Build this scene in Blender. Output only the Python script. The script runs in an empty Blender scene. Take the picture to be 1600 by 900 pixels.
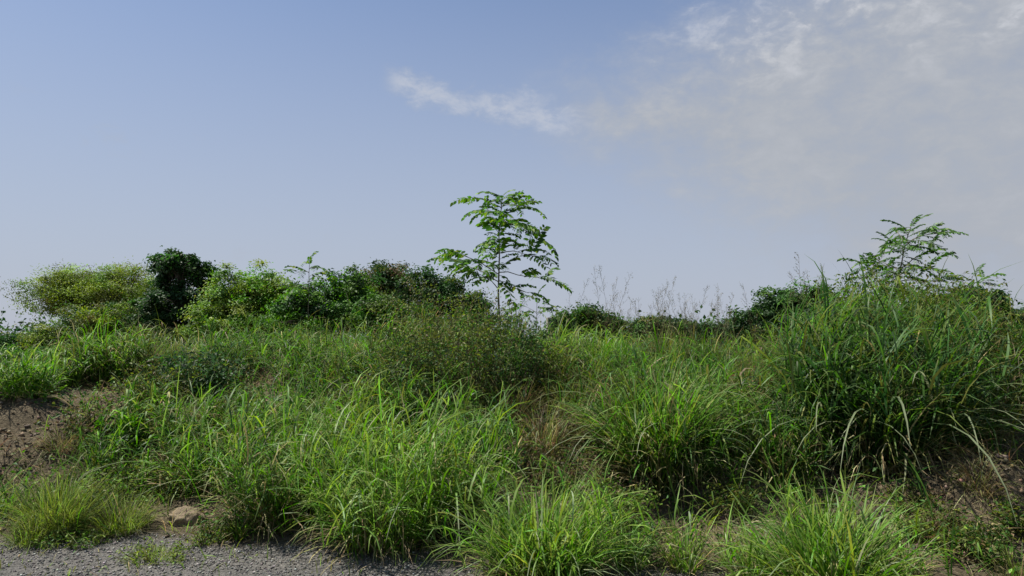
import bpy, math, random
import numpy as np
from mathutils import Matrix, Vector, Euler

rng = np.random.default_rng(11)
R = math.radians
scene = bpy.context.scene
col = scene.collection

# ------------------------------------------------------------------ camera
CAM_Z, PITCH, LENS = 1.6, R(3.96), 26.0
FPX = LENS / 36.0 * 1600.0
cam_d = bpy.data.cameras.new('camera'); cam_d.lens = LENS; cam_d.sensor_width = 36.0
cam_d.clip_start = 0.05; cam_d.clip_end = 6000.0
cam = bpy.data.objects.new('camera', cam_d); col.objects.link(cam)
cam.location = (0, 0, CAM_Z); cam.rotation_euler = (R(90) + PITCH, 0, 0)
scene.camera = cam

# ------------------------------------------------------------------ light
SUN_EL, SUN_AZ = R(60), R(-72)          # azimuth from +Y towards +X
SUN_POWER, SKY_POWER, EXPOSURE = 5.0, 0.058, 0.75
sun_d = bpy.data.lights.new('sun', 'SUN'); sun_d.energy = SUN_POWER; sun_d.angle = R(1.0)
sun_d.color = (1.0, 0.95, 0.86)
sun = bpy.data.objects.new('sun', sun_d); col.objects.link(sun)
sdir = Vector((math.sin(SUN_AZ) * math.cos(SUN_EL), math.cos(SUN_AZ) * math.cos(SUN_EL), math.sin(SUN_EL)))
sun.location = sdir * 50
sun.rotation_euler = sdir.to_track_quat('Z', 'Y').to_euler()

world = bpy.data.worlds.new('World'); scene.world = world; world.use_nodes = True
wt = world.node_tree; wn = wt.nodes; wl = wt.links
for n in list(wn): wn.remove(n)
def _in(node, i, v, links):
    if v is None: return
    if hasattr(v, 'is_linked'): links.new(v, node.inputs[i])
    else: node.inputs[i].default_value = v
def M(op, a, b=None, c=None, clamp=False):
    n = wn.new('ShaderNodeMath'); n.operation = op; n.use_clamp = clamp
    _in(n, 0, a, wl); _in(n, 1, b, wl); _in(n, 2, c, wl)
    return n.outputs[0]
def SM(v, lo, hi):
    n = wn.new('ShaderNodeMapRange'); n.interpolation_type = 'SMOOTHSTEP'
    _in(n, 0, v, wl); n.inputs[1].default_value = lo; n.inputs[2].default_value = hi
    return n.outputs[0]
sky = wn.new('ShaderNodeTexSky'); sky.sky_type = 'NISHITA'; sky.sun_disc = False
sky.sun_elevation = SUN_EL; sky.sun_rotation = SUN_AZ
sky.air_density = 1.0; sky.dust_density = 1.1; sky.ozone_density = 1.6; sky.altitude = 0
tc = wn.new('ShaderNodeTexCoord'); sp = wn.new('ShaderNodeSeparateXYZ'); wl.new(tc.outputs['Generated'], sp.inputs[0])
X, Y, Z = sp.outputs
az = M('MULTIPLY', M('ARCTAN2', X, Y), 57.29578)
el = M('MULTIPLY', M('ARCSINE', Z), 57.29578)
den = M('ADD', M('MAXIMUM', Z, 0.0), 0.12)
cx, cy = M('DIVIDE', X, den), M('DIVIDE', Y, den)
cmb = wn.new('ShaderNodeCombineXYZ'); wl.new(cx, cmb.inputs[0]); wl.new(cy, cmb.inputs[1])
def noise(vec, scale, detail, rough, dist=0.0, ofs=0.0):
    v = vec
    if ofs:
        a = wn.new('ShaderNodeVectorMath'); a.operation = 'ADD'; wl.new(vec, a.inputs[0]); a.inputs[1].default_value = (ofs, ofs * .7, ofs * .3); v = a.outputs[0]
    n = wn.new('ShaderNodeTexNoise'); n.inputs['Scale'].default_value = scale; n.inputs['Detail'].default_value = detail
    n.inputs['Roughness'].default_value = rough; n.inputs['Distortion'].default_value = dist; wl.new(v, n.inputs['Vector'])
    return n.outputs['Fac']
ae = wn.new('ShaderNodeCombineXYZ'); wl.new(M('MULTIPLY', az, 0.1), ae.inputs[0]); wl.new(M('MULTIPLY', el, 0.17), ae.inputs[1])
nA = noise(ae.outputs[0], 1.6, 7, 0.58, 0.4, 3.1)
nB = noise(ae.outputs[0], 4.5, 6, 0.62, 0.3, 7.7)
nC = noise(ae.outputs[0], 0.7, 4, 0.5, 0.2, 1.3)
wob = M('MULTIPLY', M('SUBTRACT', nA, 0.5), 7.0)
wob2 = M('MULTIPLY', M('SUBTRACT', nB, 0.5), 6.0)
# the veil of cloud that widens to the right and goes on round the sky
half = M('MINIMUM', M('MAXIMUM', M('MULTIPLY_ADD', az, 0.47, 0.2), 0.0), 15.0)
dist = M('ABSOLUTE', M('SUBTRACT', el, M('MULTIPLY_ADD', M('MINIMUM', M('MAXIMUM', az, 0.0), 35.0), -0.10, 17.6)))
edge = M('SUBTRACT', M('ADD', half, M('ADD', wob, wob2)), dist)
veil = M('MULTIPLY', SM(edge, -3.5, 8.0), SM(az, -2.0, 7.0))
veil = M('MULTIPLY', veil, M('MULTIPLY_ADD', M('ADD', nA, nB), 0.8, 0.05))
# the small wisp that leads into it
line = M('MULTIPLY_ADD', M('ADD', az, 9.8), -0.18, 19.3)
wd = M('ABSOLUTE', M('SUBTRACT', M('ADD', el, M('MULTIPLY', wob, 0.18)), line))
wisp = M('MULTIPLY', SM(M('SUBTRACT', M('MULTIPLY_ADD', wob2, 0.7, 0.5), wd), -1.0, 1.2), M('MULTIPLY', SM(az, -10.6, -8.4), M('SUBTRACT', 1.0, SM(az, 2.5, 7.5))))
bx, by = M('SUBTRACT', az, 1.2), M('SUBTRACT', el, 17.6)
blob = M('SUBTRACT', M('ADD', 1.3, M('MULTIPLY_ADD', wob2, 0.75, M('MULTIPLY', wob, 0.3))), M('SQRT', M('ADD', M('MULTIPLY', M('MULTIPLY', bx, bx), 0.22), M('MULTIPLY', by, by))))
wisp = M('MAXIMUM', wisp, M('MULTIPLY', SM(blob, -0.6, 1.6), 0.75))
# scattered bright puffs high in the veil, thin streaks low on the left
puff = M('MULTIPLY', M('MULTIPLY', SM(nA, 0.46, 0.78), SM(nB, 0.4, 0.62)), M('MULTIPLY', SM(el, 16.0, 22.0), SM(az, 3.0, 14.0)))
streak = M('MULTIPLY', M('MULTIPLY', SM(nB, 0.56, 0.72), SM(nC, 0.5, 0.6)), M('SUBTRACT', 1.0, SM(el, 12.0, 20.0)))
c1 = M('MAXIMUM', M('MULTIPLY', veil, 1.1), M('MULTIPLY', wisp, 0.66))
c2 = M('MAXIMUM', c1, M('MAXIMUM', M('MULTIPLY', puff, 0.85), M('MULTIPLY', streak, 0.16)), clamp=True)
mix = wn.new('ShaderNodeMix'); mix.data_type = 'RGBA'
wl.new(c2, mix.inputs[0])
tint = wn.new('ShaderNodeMix'); tint.data_type = 'RGBA'; tint.blend_type = 'MULTIPLY'; tint.inputs[0].default_value = 1.0
wl.new(sky.outputs[0], tint.inputs[6]); tint.inputs[7].default_value = (0.92, 1.04, 1.2, 1)
# thin ground haze: the sky pales evenly towards the horizon all round
hz = wn.new('ShaderNodeMix'); hz.data_type = 'RGBA'
wl.new(M('MULTIPLY', M('SUBTRACT', 1.0, SM(el, -2.0, 38.0)), 0.9), hz.inputs[0]); wl.new(tint.outputs[2], hz.inputs[6]); hz.inputs[7].default_value = (4.75, 5.1, 6.1, 1)
wl.new(hz.outputs[2], mix.inputs[6]); 
cloudc = wn.new('ShaderNodeMix'); cloudc.data_type = 'RGBA'; wl.new(SM(M('ADD', M('MAXIMUM', wisp, puff), M('MULTIPLY_ADD', nA, 0.6, M('MULTIPLY', nB, 0.5))), 0.35, 1.35), cloudc.inputs[0])
cloudc.inputs[6].default_value = (4.15, 4.45, 5.0, 1); cloudc.inputs[7].default_value = (6.0, 6.2, 6.7, 1)
wl.new(cloudc.outputs[2], mix.inputs[7])
bg = wn.new('ShaderNodeBackground'); bg.inputs[1].default_value = SKY_POWER
wl.new(mix.outputs[2], bg.inputs[0])
wo = wn.new('ShaderNodeOutputWorld'); wl.new(bg.outputs[0], wo.inputs[0])

scene.view_settings.view_transform = 'Standard'; scene.view_settings.look = 'None'
scene.view_settings.exposure = EXPOSURE; scene.view_settings.gamma = 1.0
scene.view_settings.use_curve_mapping = False
scene.render.engine = 'CYCLES'
scene.cycles.max_bounces = 6; scene.cycles.diffuse_bounces = 3; scene.cycles.glossy_bounces = 2
scene.cycles.transmission_bounces = 4; scene.cycles.transparent_max_bounces = 4
scene.render.resolution_x = 1024; scene.render.resolution_y = 576

# ------------------------------------------------------------------ helpers
def at(px, py, d):
    """world point on the sight line of a photo pixel (1600 x 900) at distance d along +Y"""
    dx, dy = (px - 800) / FPX, (450 - py) / FPX
    v = Vector((dx, math.cos(PITCH) - dy * math.sin(PITCH), math.sin(PITCH) + dy * math.cos(PITCH)))
    return Vector((0, 0, CAM_Z)) + v * (d / v.y)
def hash2(ix, iy, s):
    h = np.sin(ix * 127.1 + iy * 311.7 + s * 74.7) * 43758.5453
    return h - np.floor(h)
def vnoise(x, y, s=0):
    x = np.asarray(x, float); y = np.asarray(y, float)
    ix, iy = np.floor(x), np.floor(y); fx, fy = x - ix, y - iy
    u, v = fx * fx * (3 - 2 * fx), fy * fy * (3 - 2 * fy)
    a, b = hash2(ix, iy, s), hash2(ix + 1, iy, s); c, d = hash2(ix, iy + 1, s), hash2(ix + 1, iy + 1, s)
    return a + (b - a) * u + (c - a) * v + (a - b - c + d) * u * v
def fbm(x, y, s=0, o=4):
    t, amp, n = 0.0, 0.5, 0.0
    for k in range(o):
        t = t + amp * vnoise(np.asarray(x) * 2**k, np.asarray(y) * 2**k, s + k); n += amp; amp *= .5
    return t / n
def sstep(a, b, x):
    t = np.clip((np.asarray(x, float) - a) / (b - a), 0, 1); return t * t * (3 - 2 * t)
def foot(x):
    x = np.asarray(x, float)
    return np.interp(x, [-30, -5, -3, -1.2, 0.2, 2, 3.5, 6, 30], [6.0, 5.75, 6.1, 5.75, 5.35, 5.0, 4.5, 4.2, 4.2]) + .25 * (fbm(x * 1.1, x * 0 + 3.3, 5) - .5)
def ground(x, y):
    x = np.asarray(x, float); y = np.asarray(y, float)
    H = np.interp(x, [-26, -12, -8, -7, -6, -5, -3, -1, .5, 2, 3.4, 5, 7, 11, 26], [.0, .3, .5, .84, 1.08, 1.18, 1.28, 1.38, 1.34, 1.18, .98, 1.0, 1.0, .8, .0])
    f = foot(x)
    r = sstep(0, 5.2, y - f) * .7 + .3 * np.clip((y - f) / 3.4, 0, 1)
    back = 1 - sstep(12.6, 17.5, y)
    z = H * r * back
    z += .72 * np.exp(-((x - 4.9) / 1.7) ** 2 - ((y - 9.0) / 1.5) ** 2)          # heap on the right
    z += .5 * np.exp(-((x + 5.8) / 1.1) ** 2 - ((y - 7.9) / .8) ** 2)          # bare heap on the left
    z += .25 * np.exp(-((x + 2.6) / 1.2) ** 2 - ((y - 8.6) / .8) ** 2)
    z += .28 * np.exp(-((x - 3.65) / .55) ** 2 - ((y - 5.95) / .5) ** 2)         # low earth hump, right front
    on = sstep(-.1, 1.2, y - f) * back
    z += on * (.5 * (fbm(x * .9, y * .9, 1) - .5) + .16 * (fbm(x * 3.1, y * 3.1, 9, 3) - .5) + .07 * (fbm(x * 7, y * 5, 13, 2) - .5))
    z += .012 * (fbm(x * 4, y * 4, 4, 3) - .5)
    far = sstep(20, 60, np.hypot(x, y)); z += far * .5 * (fbm(x * .03, y * .03, 21) - .5)
    return z
def ground1(x, y): return float(ground(np.array([x]), np.array([y]))[0])
def hit(px, py):
    """where the sight line of a photo pixel meets the ground"""
    a, b = at(px, py, 3.0), at(px, py, 15.0)
    t = np.linspace(0, 1, 1500); xs = a.x + (b.x - a.x) * t; ys = a.y + (b.y - a.y) * t; zs = a.z + (b.z - a.z) * t
    k = np.nonzero(zs < ground(xs, ys))[0]
    i = k[0] if len(k) else 1499
    return Vector((xs[i], ys[i], ground1(xs[i], ys[i])))

def mesh(name, v, f, mat, colors=None, smooth=True):
    v = np.asarray(v, np.float32); f = np.asarray(f, np.int32)
    me = bpy.data.meshes.new(name)
    me.vertices.add(len(v)); me.vertices.foreach_set('co', v.ravel())
    n, k = f.shape
    me.loops.add(n * k); me.polygons.add(n)
    me.loops.foreach_set('vertex_index', f.ravel())
    me.polygons.foreach_set('loop_start', np.arange(0, n * k, k, dtype=np.int32))
    if smooth: me.polygons.foreach_set('use_smooth', np.ones(n, bool))
    if colors is not None:
        at_ = me.attributes.new('tint', 'FLOAT_COLOR', 'POINT')
        c = np.ones((len(v), 4), np.float32); c[:, :3] = colors; at_.data.foreach_set('color', c.ravel())
    me.update(calc_edges=True); me.validate()
    me.materials.append(mat)
    return me
def obj(name, me, parent=None, loc=None, kind=None):
    o = bpy.data.objects.new(name, me); col.objects.link(o)
    if parent is not None: o.parent = parent
    if loc is not None: o.location = loc
    if kind: o['kind'] = kind
    return o
def thing(name, label, cat, loc, group=None):
    o = bpy.data.objects.new(name, None); col.objects.link(o); o.location = loc; o.empty_display_size = .1
    o['label'] = label; o['category'] = cat
    if group: o['group'] = group
    return o
def tag(o, label, cat=None, group=None, kind=None):
    o['label'] = label
    if cat: o['category'] = cat
    if group: o['group'] = group
    if kind: o['kind'] = kind
    return o

# ------------------------------------------------------------------ materials
def leaf_mat(name, rough=.5, trans=.35, spec=.35):
    m = bpy.data.materials.new(name); m.use_nodes = True; t = m.node_tree; n = t.nodes; l = t.links
    for q in list(n): n.remove(q)
    a = n.new('ShaderNodeAttribute'); a.attribute_name = 'tint'
    tc_ = n.new('ShaderNodeTexCoord'); ns = n.new('ShaderNodeTexNoise'); ns.inputs['Scale'].default_value = 9; ns.inputs['Detail'].default_value = 3
    l.new(tc_.outputs['Object'], ns.inputs['Vector'])
    mr = n.new('ShaderNodeMapRange'); l.new(ns.outputs['Fac'], mr.inputs[0]); mr.inputs[1].default_value = .3; mr.inputs[2].default_value = .7; mr.inputs[3].default_value = .75; mr.inputs[4].default_value = 1.25
    mx = n.new('ShaderNodeMix'); mx.data_type = 'RGBA'; mx.blend_type = 'MULTIPLY'; mx.inputs[0].default_value = 1
    l.new(a.outputs['Color'], mx.inputs[6]); l.new(mr.outputs[0], mx.inputs[7])
    p = n.new('ShaderNodeBsdfPrincipled'); p.inputs['Roughness'].default_value = rough; p.inputs['Specular IOR Level'].default_value = spec
    l.new(mx.outputs[2], p.inputs['Base Color'])
    tr = n.new('ShaderNodeBsdfTranslucent'); hs = n.new('ShaderNodeHueSaturation'); hs.inputs['Saturation'].default_value = 1.1; hs.inputs['Value'].default_value = 1.35
    l.new(mx.outputs[2], hs.inputs['Color']); l.new(hs.outputs[0], tr.inputs['Color'])
    ms = n.new('ShaderNodeMixShader'); ms.inputs[0].default_value = trans
    l.new(p.outputs[0], ms.inputs[1]); l.new(tr.outputs[0], ms.inputs[2])
    o = n.new('ShaderNodeOutputMaterial'); l.new(ms.outputs[0], o.inputs[0])
    return m
def plain_mat(name, c1, c2, scale=8, rough=.9, bump=.4):
    m = bpy.data.materials.new(name); m.use_nodes = True; t = m.node_tree; n = t.nodes; l = t.links
    p = n['Principled BSDF']; p.inputs['Roughness'].default_value = rough; p.inputs['Specular IOR Level'].default_value = .2
    tc_ = n.new('ShaderNodeTexCoord'); ns = n.new('ShaderNodeTexNoise'); ns.inputs['Scale'].default_value = scale; ns.inputs['Detail'].default_value = 6; ns.inputs['Roughness'].default_value = .65
    l.new(tc_.outputs['Object'], ns.inputs['Vector'])
    cr = n.new('ShaderNodeValToRGB'); cr.color_ramp.elements[0].position = .3; cr.color_ramp.elements[1].position = .7
    cr.color_ramp.elements[0].color = (*c1, 1); cr.color_ramp.elements[1].color = (*c2, 1)
    l.new(ns.outputs['Fac'], cr.inputs[0]); l.new(cr.outputs[0], p.inputs['Base Color'])
    b = n.new('ShaderNodeBump'); b.inputs['Strength'].default_value = bump; b.inputs['Distance'].default_value = .02
    l.new(ns.outputs['Fac'], b.inputs['Height']); l.new(b.outputs[0], p.inputs['Normal'])
    return m
MAT_GRASS = leaf_mat('grass_blade', .5, .42, .2)
MAT_LEAF = leaf_mat('leaf', .55, .34, .2)
MAT_DRY = leaf_mat('dry_straw', .8, .2, .15)
MAT_STONE = leaf_mat('gravel_stone', .9, .0, .2)
MAT_BARK = plain_mat('bark', (.07, .055, .042), (.19, .16, .13), 14)
MAT_GREENBARK = plain_mat('young_bark', (.10, .095, .06), (.22, .21, .15), 14)
MAT_CLOD = plain_mat('dry_earth', (.11, .085, .055), (.25, .195, .13), 22, bump=.9)
MAT_REDCLOD = plain_mat('reddish_earth', (.07, .052, .042), (.19, .145, .12), 16, bump=.8)
MAT_WALL = plain_mat('weathered_wall', (.22, .19, .18), (.34, .30, .28), 1.2)

def ground_mat():
    m = bpy.data.materials.new('earth_and_gravel'); m.use_nodes = True; t = m.node_tree; n = t.nodes; l = t.links
    p = n['Principled BSDF']; p.inputs['Roughness'].default_value = .95; p.inputs['Specular IOR Level'].default_value = .15
    tc_ = n.new('ShaderNodeTexCoord')
    def nz(s, d=6, r=.6):
        q = n.new('ShaderNodeTexNoise'); q.inputs['Scale'].default_value = s; q.inputs['Detail'].default_value = d; q.inputs['Roughness'].default_value = r
        l.new(tc_.outputs['Object'], q.inputs['Vector']); return q.outputs['Fac']
    def ramp(v, stops):
        c = n.new('ShaderNodeValToRGB'); e = c.color_ramp.elements
        while len(e) < len(stops): e.new(.5)
        for q, (pos, rgb) in zip(e, stops): q.position = pos; q.color = (*rgb, 1)
        l.new(v, c.inputs[0]); return c.outputs[0]
    def mixc(f, a, b):
        q = n.new('ShaderNodeMix'); q.data_type = 'RGBA'
        if hasattr(f, 'is_linked'): l.new(f, q.inputs[0])
        else: q.inputs[0].default_value = f
        l.new(a, q.inputs[6]); l.new(b, q.inputs[7]); return q.outputs[2]
    soil = ramp(nz(2.2, 8, .7), [(.3, (.045, .033, .022)), (.52, (.10, .081, .05)), (.72, (.185, .15, .095))])
    fine = ramp(nz(38, 4, .7), [(.34, (.04, .03, .02)), (.5, (.10, .082, .052)), (.68, (.25, .205, .135))])
    soil = mixc(.5, soil, fine)
    vo = n.new('ShaderNodeTexVoronoi'); vo.inputs['Scale'].default_value = 55; l.new(tc_.outputs['Object'], vo.inputs['Vector'])
    sep = n.new('ShaderNodeSeparateColor'); l.new(vo.outputs['Color'], sep.inputs[0])
    grav = ramp(sep.outputs[0], [(.0, (.07, .068, .063)), (.5, (.125, .12, .11)), (1.0, (.22, .21, .19))])
    dust = ramp(nz(1.6, 6, .65), [(.35, (.10, .096, .09)), (.65, (.20, .185, .165))])
    grav = mixc(.4, grav, dust)
    a = n.new('ShaderNodeAttribute'); a.attribute_name = 'gravel'
    l.new(mixc(a.outputs['Fac'], soil, grav), p.inputs['Base Color'])
    b = n.new('ShaderNodeBump'); b.inputs['Strength'].default_value = .9; b.inputs['Distance'].default_value = .06
    l.new(nz(24, 6, .7), b.inputs['Height']); l.new(b.outputs[0], p.inputs['Normal'])
    return m

# ------------------------------------------------------------------ ground
def axis(lo, hi, step, far):
    mid = list(np.arange(lo, hi + 1e-6, step)); a, s = [], step
    x = lo
    while x > -far: s *= 1.28; x -= s; a.append(x)
    b, s = [], step; x = hi
    while x < far: s *= 1.28; x += s; b.append(x)
    return np.array(a[::-1] + mid + b)
xs, ys = axis(-10, 10, .09, 2500), axis(3, 16, .09, 2500)
GX, GY = np.meshgrid(xs, ys); gz = ground(GX, GY)
nx, ny = len(xs), len(ys)
idx = np.arange(nx * ny).reshape(ny, nx)
gf = np.stack([idx[:-1, :-1], idx[:-1, 1:], idx[1:, 1:], idx[1:, :-1]], -1).reshape(-1, 4)
gm = mesh('ground', np.stack([GX, GY, gz], -1).reshape(-1, 3), gf, ground_mat())
def gravelness(x, y):
    g = 1 - sstep(-.12, .22, y - foot(x) + .55 * (fbm(np.asarray(x) * 2.2, np.asarray(y) * 2.2, 31) - .5))
    return np.clip(g, 0, 1) * (1 - sstep(12, 20, np.hypot(x, y))) 
ga = gm.attributes.new('gravel', 'FLOAT', 'POINT'); ga.data.foreach_set('value', gravelness(GX, GY).ravel().astype(np.float32))
obj('ground', gm, kind='structure')

# ------------------------------------------------------------------ plant geometry
PAL = {
    'bright': (.080, .195, .018), 'light': (.160, .262, .045), 'mid': (.050, .120, .020), 'dark': (.025, .064, .017),
    'blue': (.055, .105, .045), 'olive': (.10, .125, .026), 'yellow': (.165, .225, .028), 'straw': (.31, .265, .135),
    'brown': (.13, .10, .055), 'lime': (.185, .262, .034), 'pale': (.29, .34, .19), 'rust': (.20, .11, .06),
}
def pick(n, weights, var=.22):
    ks = list(weights); w = np.array([weights[k] for k in ks], float); w /= w.sum()
    c = np.array([PAL[k] for k in ks])[rng.choice(len(ks), n, p=w)]
    return c * (1 + var * rng.standard_normal((n, 1))).clip(.5, 1.7) * (1 + .08 * rng.standard_normal((n, 3)))
def ribbons(base, azim, L, lean, bend, width, segs=5, color=None, tipcol=None, power=1.4):
    """N grass blades; returns verts, quads, colours"""
    n = len(base); t = np.linspace(0, 1, segs + 1)
    tm = (t[:-1] + t[1:]) / 2
    th = lean[:, None] + bend[:, None] * tm[None, :] ** power
    kink = np.where(rng.random(n) < .22, rng.uniform(.6, 1.7, n), 0); kp = rng.uniform(.35, .85, n)
    th = th + kink[:, None] * (tm[None, :] > kp[:, None])
    az_ = azim[:, None] + (rng.standard_normal((n, 1)) * .35) * tm[None, :]
    st = (L / segs)[:, None]
    d = np.stack([np.sin(th) * np.cos(az_), np.sin(th) * np.sin(az_), np.cos(th)], -1) * st[..., None]
    p = np.concatenate([np.zeros((n, 1, 3)), np.cumsum(d, 1)], 1) + base[:, None, :]
    tw = azim + np.pi / 2 + rng.uniform(-.6, .6, n)
    roll = rng.uniform(-.5, .5, n)
    wd_ = np.stack([np.cos(tw) * np.cos(roll), np.sin(tw) * np.cos(roll), np.sin(roll)], -1)
    prof = (.55 + 1.1 * t) * (1 - t) ** .75 + .06
    prof = prof / prof.max()
    off = wd_[:, None, :] * (width[:, None] * prof[None, :] * .5)[..., None]
    v = np.stack([p - off, p + off], 2).reshape(-1, 3)
    b = (np.arange(n) * (segs + 1) * 2)[:, None] + (np.arange(segs) * 2)[None, :]
    f = np.stack([b, b + 1, b + 3, b + 2], -1).reshape(-1, 4)
    c = None
    if color is not None:
        tip = color if tipcol is None else tipcol
        k = sstep(.55, 1.0, t)[None, :, None]
        c = color[:, None, :] * (1 - k) + tip[:, None, :] * k
        c = np.repeat(c[:, :, None, :], 2, 2).reshape(-1, 3)
    return v, f, c
def tubes(paths, radii, sides=5):
    """tapered tubes along polylines"""
    V, F = [], []; o = 0
    for pts, rr in zip(paths, radii):
        pts = np.asarray(pts, float); k = len(pts)
        tan = np.gradient(pts, axis=0); tan /= np.linalg.norm(tan, axis=1, keepdims=True) + 1e-9
        ref = np.array([0.31, .95, .05]) if abs(tan[0, 2]) > .7 else np.array([0, 0, 1.0])
        u = np.cross(tan, ref); u /= np.linalg.norm(u, axis=1, keepdims=True) + 1e-9
        w = np.cross(tan, u)
        a = np.arange(sides) * 2 * np.pi / sides
        rr = np.asarray(rr, float)
        ring = pts[:, None, :] + rr[:, None, None] * (np.cos(a)[None, :, None] * u[:, None, :] + np.sin(a)[None, :, None] * w[:, None, :])
        V.append(ring.reshape(-1, 3))
        q = np.arange(k - 1)[:, None] * sides + np.arange(sides)[None, :]
        q2 = np.arange(k - 1)[:, None] * sides + (np.arange(sides)[None, :] + 1) % sides
        F.append((np.stack([q, q2, q2 + sides, q + sides], -1) + o).reshape(-1, 4)); o += k * sides
    return np.concatenate(V), np.concatenate(F)
def wander(a, b, k=6, wob=.06, sag=0.0):
    a, b = np.asarray(a, float), np.asarray(b, float); t = np.linspace(0, 1, k)[:, None]
    L = np.linalg.norm(b - a); p = a + (b - a) * t
    p += np.cumsum(rng.standard_normal((k, 3)), 0) * wob * L / k * np.sin(t * np.pi)
    p[:, 2:] += sag * L * np.sin(t * np.pi)
    return p
def leaves(pos, size, up=.6, aspect=.5, color=None, outward=None):
    """N bent leaf faces (two quads each)"""
    n = len(pos)
    nrm = rng.standard_normal((n, 3)); nrm[:, 2] += up * 2
    if outward is not None: nrm += outward
    nrm /= np.linalg.norm(nrm, axis=1, keepdims=True)
    d = rng.standard_normal((n, 3)); d[:, 2] -= .35
    d -= nrm * (d * nrm).sum(1, keepdims=True); d /= np.linalg.norm(d, axis=1, keepdims=True) + 1e-9
    s = np.cross(nrm, d)
    L = size * rng.uniform(.65, 1.35, n); L = L[:, None]; W = L * aspect * .5
    a = pos; m_ = pos + d * L * .5; e = pos + d * L - nrm * L * .16
    v = np.stack([a, m_ + s * W + nrm * W * .3, e, m_ - s * W + nrm * W * .3], 1).reshape(-1, 3)
    b = (np.arange(n) * 4)[:, None]
    f = np.concatenate([b + np.array([[0, 1, 2]]), b + np.array([[0, 2, 3]])], 1).reshape(-1, 3)
    c = None if color is None else np.repeat(color, 4, 0)
    return v, f, c

# ------------------------------------------------------------------ grass tussocks
STY = {  # colours, width, lean, bend
    'bright': dict(c={'bright': 6, 'light': 2, 'mid': 3}, w=.013, lean=.50, bend=.9),
    'light': dict(c={'light': 6, 'bright': 5, 'yellow': 1.2, 'pale': .6}, w=.012, lean=.55, bend=1.0),
    'mid': dict(c={'mid': 6, 'bright': 3, 'light': 1, 'blue': 1}, w=.014, lean=.5, bend=1.1),
    'dark': dict(c={'dark': 5, 'mid': 7, 'blue': .6, 'bright': 1.2}, w=.018, lean=.42, bend=1.35),
    'fine': dict(c={'yellow': 4, 'olive': 4, 'light': 3, 'straw': 1}, w=.006, lean=.75, bend=.7),
    'olive': dict(c={'olive': 6, 'mid': 2, 'yellow': 1, 'brown': 1.2, 'straw': .8}, w=.009, lean=.5, bend=.9),
    'broad': dict(c={'bright': 6, 'light': 3, 'mid': 2}, w=.020, lean=.5, bend=1.0),
    'dry': dict(c={'straw': 4, 'brown': 4, 'olive': 3, 'rust': 1}, w=.008, lean=.8, bend=1.0),
}
ARCH = {}
def arch_meshes(sty):
    """long arching single blades, folded along the midrib, shared between tussocks"""
    if sty in ARCH: return ARCH[sty]
    out = []
    for k in range(5):
        t = np.linspace(0, 1, 10); th = rng.uniform(.2, .4) + rng.uniform(1.7, 2.3) * t ** 1.3
        p = np.zeros((10, 3)); p[1:, 0] = np.cumsum(np.sin(th[1:]) / 9); p[1:, 2] = np.cumsum(np.cos(th[1:]) / 9)
        p[:, 1] = .06 * rng.standard_normal() * t ** 2
        w = .008 * ((.6 + t) * (1 - t) ** .7 + .05)
        nrm = np.stack([-np.cos(th), 0 * th, np.sin(th)], -1)
        A, B, C = p.copy(), p - nrm * (w * .35)[:, None], p.copy()
        A[:, 1] -= w; C[:, 1] += w
        v = np.stack([A, B, C], 1).reshape(-1, 3)
        b = np.arange(9)[:, None] * 3 + np.array([[0, 1]]); b = b.reshape(-1)
        f = np.stack([b, b + 1, b + 4, b + 3], -1)
        base = pick(1, {**STY[sty]['c'], 'pale': 5})[0]; tip = np.array(PAL['pale'])
        kk = sstep(.3, .9, t)[:, None]; c = np.repeat(base * (1 - kk) + tip * kk * rng.uniform(.5, .85), 3, 0)
        out.append(mesh('arching_blade', v, f, MAT_GRASS, c))
    ARCH[sty] = out
    return out
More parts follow.
